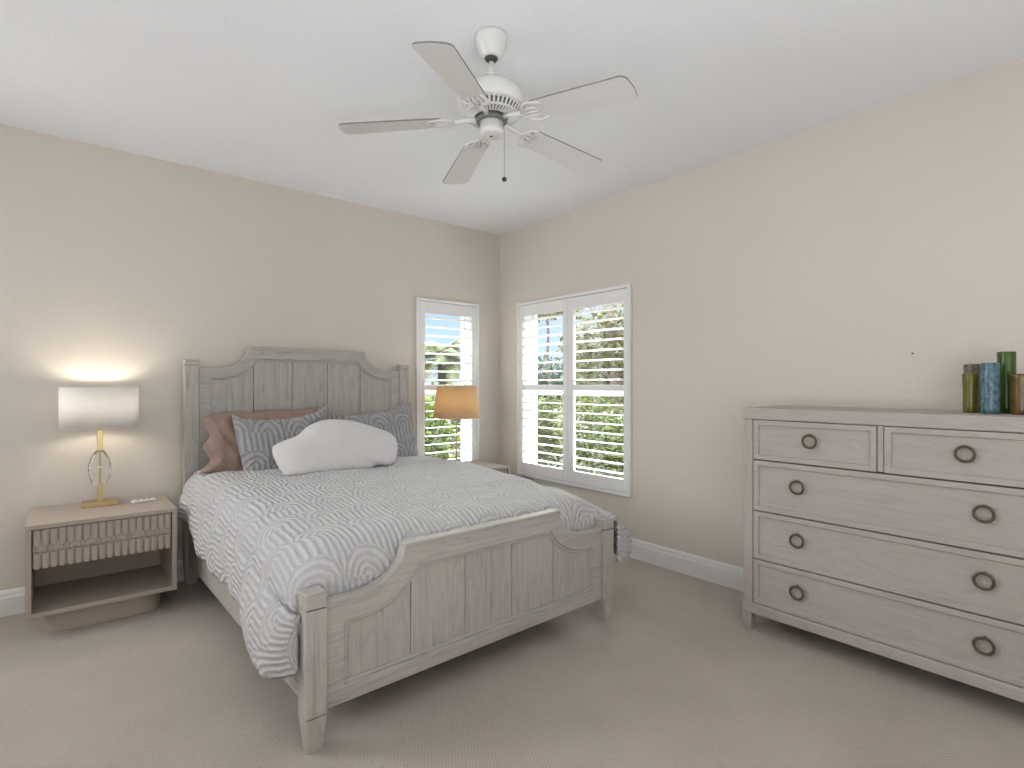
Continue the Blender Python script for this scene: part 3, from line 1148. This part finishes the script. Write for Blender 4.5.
def DB(bm, xa, xb, ya, yb, za, zb):
    """world box, in the dresser's own frame"""
    cx, cy = -0.2545, (DY0 + DY1) / 2
    box(bm, xa - cx, xb - cx, min(ya, yb) - cy, max(ya, yb) - cy, za, zb)


XF = -0.487
bm = NEW(); DB(bm, XF - 0.006, -0.020, DY0 + 0.004, DY1 - 0.004, 1.110, 1.170); obj('top', bm, M['dresser_y'], dr, 0.006, seg=3)
for ya, yb in ((DY0, DY0 - 0.050), (DY1, DY1 + 0.050)):
    bm = NEW(); DB(bm, XF, -0.022, ya, yb, 0.146, 1.1095)
    obj('side_panel', bm, M['dresser_z'], dr, 0.004)
bm = NEW()
DB(bm, XF + 0.045, -0.022, DY0 - 0.050, DY1 + 0.050, 0.146, 1.1095)
obj('carcass', bm, M['dresser_y'], dr)
bm = NEW()
YM = (DY0 + DY1) / 2
DB(bm, XF + 0.002, XF + 0.044, YM + 0.0115, YM - 0.0115, 0.905, 1.109)
obj('divider', bm, M['dresser_z'], dr, 0.002)
bm = NEW()
for z in (0.8995, 0.634, 0.381):
    DB(bm, XF + 0.016, XF + 0.044, DY0 - 0.0505, DY1 + 0.0505, z - 0.0015, z + 0.0015)
obj('rails', bm, M['seam'], dr)
bm = NEW(); DB(bm, XF - 0.010, -0.022, DY0 + 0.006, DY1 - 0.006, 0.092, 0.1455); obj('base_rail', bm, M['dresser_y'], dr, 0.008, seg=3)
for y in (DY0 - 0.020, DY1 + 0.020):
    for x in (XF + 0.022, -0.05):
        bm = NEW()
        taper_box(bm, x + 0.2545, y - YM, 0.0, 0.0915, 0.020, 0.020, 0.028, 0.028)
        obj('leg', bm, M['dresser_z'], dr, 0.003)


def drawer(ya, yb, za, zb, rings):
    """front with a raised edge round a recessed field"""
    g = 0.0026
    y0, y1, z0, z1 = min(ya, yb) + g, max(ya, yb) - g, za + g, zb - g
    cx, cy = -0.2545, YM
    bm = NEW()
    e = 0.026
    def R(m, x):
        return [bm.verts.new((x - cx, yy - cy, zz)) for yy, zz in ((y0 + m, z0 + m), (y1 - m, z0 + m), (y1 - m, z1 - m), (y0 + m, z1 - m))]
    loops = [R(0, XF + 0.040), R(0, XF + 0.0015), R(0.0015, XF), R(e - 0.003, XF), R(e, XF + 0.003), R(e + 0.001, XF + 0.011)]
    for a, b in zip(loops, loops[1:]):
        for i in range(4):
            bm.faces.new((a[i], a[(i + 1) % 4], b[(i + 1) % 4], b[i]))
    bm.faces.new(loops[-1]); bm.faces.new(loops[0][::-1])
    d = obj('drawer', bm, M['dresser_y'], dr)
    for yc, zc in rings:
        bm = NEW()
        xr = XF - 0.007
        tube(bm, [(xr - cx, yc - cy + 0.0305 * math.cos(t), zc + 0.0305 * math.sin(t)) for t in [2 * PI * i / 40 for i in range(40)]], 0.0056, 10, True)
        tube(bm, [(XF + 0.011 - cx, yc - cy, zc + 0.0305), (xr - cx, yc - cy, zc + 0.0305)], 0.0048, 10)
        obj('ring_pull', bm, M['bronze'], d, 0, True)


IY0, IY1 = DY0 - 0.052, DY1 + 0.052
drawer(IY0, YM + 0.0125, 0.900, 1.1095, [(-3.038, 1.016)])
drawer(YM - 0.0125, IY1, 0.900, 1.1095, [(-3.628, 1.014)])
for za, zb, zr in ((0.634, 0.8985, 0.784), (0.381, 0.633, 0.520), (0.146, 0.380, 0.265)):
    drawer(IY0, IY1, za, zb, [(-2.980, zr), (-3.686, zr)])


# ------------------------------------------------------------------ vases
def vase(x, y, r, h, flare, mat, label, seed):
    bm = NEW()
    n = 36
    prof = [(r * 0.90, 0.0), (r * 0.97, 0.004)]
    for i in range(1, 12):
        t = i / 11
        w = 1 + flare * (t ** 2) + 0.012 * math.sin(seed + t * 9)
        prof.append((r * w, 0.004 + (h - 0.008) * t))
    top = prof[-1][0]
    prof += [(top - 0.001, h - 0.001), (top - 0.003, h), (top - 0.005, h - 0.001), (top - 0.006, h - 0.02), (r * 0.85, 0.02), (0.004, 0.012)]
    lathe(bm, prof, n)
    o = obj('vase', bm, mat, None, 0, True)
    o.location = (x, y, 1.1702)
    tag(o, label, 'vase', 'ceramic cylinder vases on the dresser')


vase(-0.225, -3.597, 0.0265, 0.170, 0.10, glaze('olive_glaze', (0.11, 0.10, 0.012), (0.18, 0.17, 0.02), 18), 'short olive green ceramic vase, leftmost on the dresser', 1)
vase(-0.165, -3.592, 0.0300, 0.213, 0.0, glaze('brown_speckle', (0.05, 0.032, 0.025), (0.28, 0.22, 0.17), 130, 0.5), 'brown speckled ceramic vase mostly hidden behind the blue one', 2)
vase(-0.290, -3.672, 0.0320, 0.213, 0.0, glaze('blue_speckle', (0.02, 0.07, 0.10), (0.13, 0.24, 0.29), 85), 'blue speckled ceramic vase in the front row on the dresser', 3)
vase(-0.185, -3.709, 0.0310, 0.262, 0.0, glaze('green_glaze', (0.03, 0.075, 0.008), (0.065, 0.13, 0.014), 14), 'tall green ceramic vase standing behind the others on the dresser', 4)
vase(-0.260, -3.762, 0.0310, 0.167, 0.06, glaze('amber_glaze', (0.095, 0.055, 0.01), (0.17, 0.115, 0.025), 16), 'short amber brown ceramic vase at the right end of the row on the dresser', 5)

# ------------------------------------------------------------------ ceiling fan
FXY = (-1.9037, -2.348)
fan = thing('ceiling_fan', 'white five blade ceiling fan hanging from a short rod', 'fan', (FXY[0], FXY[1], 2.33))
ZF = 2.33


def FZ(prof):
    return [(r, z - ZF) for r, z in prof]


bm = NEW(); lathe(bm, FZ([(0.030, 2.652), (0.038, 2.653), (0.042, 2.660), (0.056, 2.685), (0.064, 2.712), (0.067, 2.730), (0.067, 2.7445)]), 40)
obj('canopy', bm, M['fan_white'], fan, 0, True)
bm = NEW(); lathe(bm, FZ([(0.012, 2.636), (0.022, 2.642), (0.028, 2.651), (0.024, 2.658)]), 24); obj('hanger_ball', bm, M['fan_dark'], fan, 0, True)
bm = NEW(); lathe(bm, FZ([(0.0105, 2.545), (0.0105, 2.645)]), 20); obj('downrod', bm, M['fan_white'], fan, 0, True)
bm = NEW()
lathe(bm, FZ([(0.020, 2.557), (0.030, 2.554), (0.060, 2.548), (0.092, 2.534), (0.118, 2.514), (0.134, 2.491), (0.141, 2.467), (0.142, 2.443), (0.137, 2.436), (0.100, 2.434)]), 56)
mh = obj('motor_housing', bm, M['fan_white'], fan, 0, True)
bm = NEW(); lathe(bm, FZ([(0.055, 2.406), (0.104, 2.412), (0.122, 2.436), (0.060, 2.438)]), 48); obj('vent_core', bm, M['fan_grey'], mh, 0, True)
bm = NEW()
for k in range(44):
    th = 2 * PI * k / 44
    c, s = math.cos(th), math.sin(th)
    for (r0, z0), (r1, z1) in (((0.134, 2.437), (0.113, 2.412)), ((0.113, 2.412), (0.070, 2.405))):
        tube(bm, [(r0 * c, r0 * s, z0 - ZF), (r1 * c, r1 * s, z1 - ZF)], 0.0042, 6)
lathe(bm, FZ([(0.108, 2.414), (0.116, 2.414), (0.116, 2.409), (0.108, 2.407), (0.108, 2.414)]), 48, cap=False)
obj('vent_fins', bm, M['fan_white'], mh)
bm = NEW(); lathe(bm, FZ([(0.056, 2.382), (0.064, 2.386), (0.064, 2.400), (0.056, 2.404), (0.030, 2.405)]), 40); obj('flywheel', bm, M['fan_grey'], fan, 0, True)
bm = NEW(); lathe(bm, FZ([(0.030, 2.328), (0.047, 2.330), (0.051, 2.336), (0.051, 2.352), (0.049, 2.354), (0.049, 2.385), (0.040, 2.390)]), 40)
sw = obj('switch_housing', bm, M['fan_white'], fan, 0, True)
bm = NEW(); lathe(bm, FZ([(0.004, 2.3255), (0.006, 2.3262), (0.006, 2.3285)]), 12); obj('finial', bm, M['fan_dark'], sw, 0, True)
# chain hangs on the camera's right of the housing
cdx, cdy = 0.770 * 0.054, -0.6376 * 0.054
bm = NEW()
tube(bm, [(cdx * 0.9, cdy * 0.9, 2.362 - ZF), (cdx, cdy, 2.358 - ZF), (cdx, cdy, 2.158 - ZF)], 0.0014, 6)
pc = obj('pull_chain', bm, M['chain'], fan)
bm = NEW(); lathe(bm, FZ([(0.003, 2.158), (0.009, 2.154), (0.0105, 2.148), (0.008, 2.141), (0.003, 2.139)]), 16, (cdx, cdy, 0)); obj('chain_knob', bm, M['fan_dark'], pc, 0, True)
PITCH = math.radians(-9.5)
for k in range(5):
    th = 3.7479 - k * 2 * PI / 5
    Rm = Matrix.Rotation(th, 4, 'Z')
    zb = 2.398 - ZF
    Dm = Matrix.Translation((0, 0, zb)) @ Matrix.Rotation(math.radians(4.9), 4, 'Y') @ Matrix.Rotation(PITCH, 4, 'X')
    Bm = Rm @ Dm
    # blade
    bm = NEW()
    r0, r1 = 0.200, 0.622
    w0, w1, cr_ = 0.056, 0.071, 0.030
    ol = [(r0, -w0 + 0.02), (r0 + 0.02, -w0)]
    ol += [(r1 - cr_, -w1)]
    for i in range(1, 6):
        a = -PI / 2 + i * PI / 12
        ol.append((r1 - cr_ + cr_ * 0.9 * math.cos(a), -w1 + cr_ + cr_ * math.sin(a)))
    ol += [(r1 + 0.002, 0.0)]
    ol += [(x, -y) for x, y in ol[-2:1:-1]]
    ol += [(r0 + 0.02, w0), (r0, w0 - 0.02)]
    prism(bm, ol, 2, -0.003, 0.003)
    bmesh.ops.transform(bm, matrix=Bm, verts=bm.verts[:])
    b = obj('blade', bm, [M['fan_blade'], M['fan_edge']], fan)
    for p in b.data.polygons:
        if abs((Rm.to_3x3().inverted() @ p.normal).z) < 0.6:
            p.material_index = 1
    # bracket: arm, then a scrolled fork under the blade root
    bm = NEW()
    tube(bm, [(0.054, 0, 0.002), (0.095, 0, 0.004), (0.135, 0, -0.002), (0.165, 0, -0.006)], [0.010, 0.010, 0.009, 0.009], 8)
    for s in (-1, 1):
        tube(bm, [(0.150, 0, -0.006), (0.172, s * 0.022, -0.007), (0.178, s * 0.045, -0.007), (0.198, s * 0.056, -0.007), (0.225, s * 0.054, -0.007), (0.262, s * 0.044, -0.007)], [0.006, 0.0055, 0.005, 0.005, 0.0045, 0.003], 8)
        tube(bm, [(0.165, s * 0.008, -0.006), (0.200, s * 0.024, -0.007), (0.232, s * 0.020, -0.007)], [0.0045, 0.0045, 0.003], 8)
    tube(bm, [(0.150, 0, -0.006), (0.200, 0, -0.007), (0.235, 0, -0.007)], [0.006, 0.005, 0.003], 8)
    bmesh.ops.transform(bm, matrix=Dm, verts=bm.verts[:])
    bmesh.ops.transform(bm, matrix=Rm, verts=bm.verts[:])
    obj('blade_bracket', bm, M['fan_white'], fan, 0, True)

# ------------------------------------------------------------------ garden outside
GZ = -0.55
bm = NEW(); box(bm, -30, 60, -30, 60, GZ - 0.2, GZ); struct('ground', bm, M['soil'])


def leaves(bm, rnd, blobs, n, size, aspect=0.5):
    tot = sum(b[3] * b[4] * b[5] for b in blobs)
    for (cx, cy, cz, a, b, c) in blobs:
        for _ in range(max(8, int(n * a * b * c / tot))):
            u = Vector((rnd.gauss(0, 1), rnd.gauss(0, 1), rnd.gauss(0, 1))).normalized()
            rr = rnd.random() ** 0.4
            p = Vector((cx + u.x * a * rr, cy + u.y * b * rr, cz + u.z * c * rr))
            d = Vector((rnd.gauss(0, 1), rnd.gauss(0, 1), rnd.gauss(0, 0.7))).normalized()
            q = d.cross(Vector((rnd.gauss(0, 1), rnd.gauss(0, 1), rnd.gauss(0, 1)))).normalized()
            L_ = size * rnd.uniform(0.6, 1.3); w_ = L_ * aspect * 0.5
            nn = d.cross(q) * L_ * 0.12
            v = [bm.verts.new(p), bm.verts.new(p + d * L_ * 0.45 + q * w_ + nn), bm.verts.new(p + d * L_), bm.verts.new(p + d * L_ * 0.45 - q * w_ + nn)]
            bm.faces.new(v)


def tree(name, label, cat, x, y, trunk_r, trunk_h, blobs, n, size, mat, seed, stems=1, aspect=0.5):
    rnd = random.Random(seed)
    t = thing(name, label, cat, (x, y, GZ))
    for k in range(stems):
        bm = NEW()
        a = rnd.uniform(0, 6.28)
        sx, sy = (0, 0) if stems == 1 else (0.12 * math.cos(a), 0.12 * math.sin(a))
        pts = [(sx, sy, 0)]
        for i in range(1, 7):
            f = i / 6
            pts.append((sx * (1 + 3 * f) + rnd.gauss(0, 0.03), sy * (1 + 3 * f) + rnd.gauss(0, 0.03), trunk_h * f))
        tube(bm, pts, [trunk_r * (1 - 0.45 * i / 6) for i in range(7)], 10)
        obj('trunk' if trunk_r > 0.05 else 'stem', bm, M['bark'], t, 0, True)
    if trunk_r > 0.05:
        for bl in blobs[:5]:
            bm = NEW()
            e = Vector((bl[0], bl[1], bl[2])); s0 = Vector((0, 0, min(trunk_h * 0.75, max(0.3, bl[2] - 0.6))))
            mid = (e + s0) / 2 + Vector((rnd.gauss(0, 0.1), rnd.gauss(0, 0.1), -0.1))
            tube(bm, [s0, mid, e], [trunk_r * 0.45, trunk_r * 0.3, trunk_r * 0.1], 8)
            obj('branch', bm, M['bark'], t, 0, True)
    bm = NEW()
    leaves(bm, rnd, blobs, n, size, aspect)
    obj('foliage', bm, M[mat], t)
    return t


def palm(label, x, y, h, rf, nf, seed):
    rnd = random.Random(seed)
    t = thing('palm', label, 'palm tree', (x, y, GZ))
    bm = NEW()
    tube(bm, [(0, 0, 0), (0.05, 0.02, h * 0.5), (0.0, 0.0, h)], [0.14, 0.11, 0.10], 12)
    obj('trunk', bm, M['bark'], t, 0, True)
    bm = NEW()
    for k in range(nf):
        a = 2 * PI * k / nf + rnd.uniform(-0.2, 0.2)
        el = rnd.uniform(-0.1, 1.25)
        d = Vector((math.cos(a), math.sin(a), 0))
        side = Vector((-math.sin(a), math.cos(a), 0))
        L_ = rf * rnd.uniform(0.8, 1.1)
        pts = []
        p = Vector((0, 0, h)); ang = el
        for i in range(9):
            pts.append(p.copy())
            p = p + (d * math.cos(ang) + Vector((0, 0, math.sin(ang)))) * L_ / 8
            ang -= 0.19
        tube(bm, pts, [0.014 * (1 - i / 10) for i in range(9)], 5)
        for i in range(1, 8):
            for f in (0.0, 0.25, 0.5, 0.75):
                b0 = pts[i].lerp(pts[i + 1], f)
                tt = (i + f) / 8
                ll = rf * 0.34 * math.sin(PI * min(1, 0.12 + 0.85 * tt)) + 0.05
                ax = (pts[i + 1] - pts[i]).normalized()
                for s in (-1, 1):
                    e = b0 + side * s * ll * 0.8 + ax * ll * 0.45 + Vector((0, 0, -ll * 0.25))
                    w = ax * 0.022
                    v = [bm.verts.new(b0 - w), bm.verts.new(b0 + w), bm.verts.new(e)]
                    bm.faces.new(v)
    obj('fronds', bm, M['leaf_palm'], t)
    return t


# beyond the right window
tree('tree', 'leafy tree with grey brown trunk close outside the right hand shutter panel', 'tree', 4.85, 2.60, 0.14, 3.3,
     [(0.2, 0.6, 2.5, 0.8, 0.9, 0.6), (0.2, -0.5, 2.5, 0.7, 0.8, 0.6), (0.5, 1.1, 2.7, 0.7, 0.7, 0.45), (0.3, 0, 3.1, 0.9, 1.2, 0.5), (-0.2, 0.5, 1.7, 0.5, 0.6, 0.4), (0.6, -0.8, 1.9, 0.7, 0.7, 0.5), (1.0, 0.3, 1.8, 0.6, 0.8, 0.6)],
     3600, 0.13, 'leaf_mix', 3)
tree('shrub', 'green flowering shrub outside the right window, below the leafy tree', 'shrub', 3.2, 1.62, 0.03, 1.0,
     [(0, 0, 0.95, 0.65, 0.75, 0.75), (-0.2, -0.55, 0.8, 0.5, 0.5, 0.65)], 3400, 0.10, 'leaf_green', 5, 3)
tree('shrub', 'yellow green shrub outside the left hand panel of the right window', 'shrub', 3.75, 3.35, 0.03, 1.0,
     [(0, 0, 0.95, 0.6, 0.62, 0.75), (0.15, 0.35, 0.9, 0.5, 0.5, 0.6)], 3000, 0.10, 'leaf_green', 8, 3)
tree('tree', 'dark blue green tree far off in the left hand panel of the right window', 'tree', 9.5, 9.6, 0.15, 2.2,
     [(0, 0, 1.9, 1.3, 1.3, 0.85), (-0.8, 0.6, 1.5, 1.0, 1.0, 0.8), (0.8, -0.9, 1.7, 1.0, 1.0, 0.8)], 4200, 0.17, 'leaf_dark', 12)
tree('tree', 'tree with leaves peeking in at the top of the left hand shutter panel', 'tree', 5.9, 5.55, 0.05, 3.7,
     [(0.2, 0.5, 3.68, 0.8, 0.55, 0.22), (0.1, -0.3, 3.72, 0.7, 0.5, 0.22)], 700, 0.13, 'leaf_mix', 21)
tree('tree', 'green tree filling the gap behind the leafy tree outside the right window', 'tree', 7.2, 4.6, 0.14, 2.6,
     [(0, 0, 2.2, 1.1, 1.2, 1.0), (0.3, 0.9, 1.7, 0.9, 0.9, 0.9), (0, -0.9, 1.8, 0.9, 0.9, 0.9)], 3800, 0.16, 'leaf_green', 33)
# beyond the back window
palm('palm tree with feathery crown outside the narrow back window', 4.0, 7.4, 2.45, 1.35, 26, 4)
palm('low palm with arching fronds under the back window', 2.22, 3.45, 0.75, 0.62, 20, 14)
tree('shrub', 'bright green shrub outside the back window, left of the tan lampshade', 'shrub', 0.95, 3.0, 0.03, 1.2,
     [(0, 0, 1.15, 0.42, 0.5, 0.55), (0.1, 0.2, 0.55, 0.5, 0.5, 0.5)], 1500, 0.13, 'leaf_bright', 41, 3, 0.6)
tree('shrub', 'dense green shrub outside the back window, below the palm crown', 'shrub', 2.75, 5.2, 0.03, 1.3,
     [(0, 0, 1.25, 0.9, 0.7, 0.65), (-0.8, 0, 0.95, 0.7, 0.7, 0.6), (0.8, 0.1, 1.1, 0.6, 0.6, 0.7), (0, -0.2, 0.5, 1.1, 0.5, 0.5)], 3400, 0.12, 'leaf_palm', 44, 3)
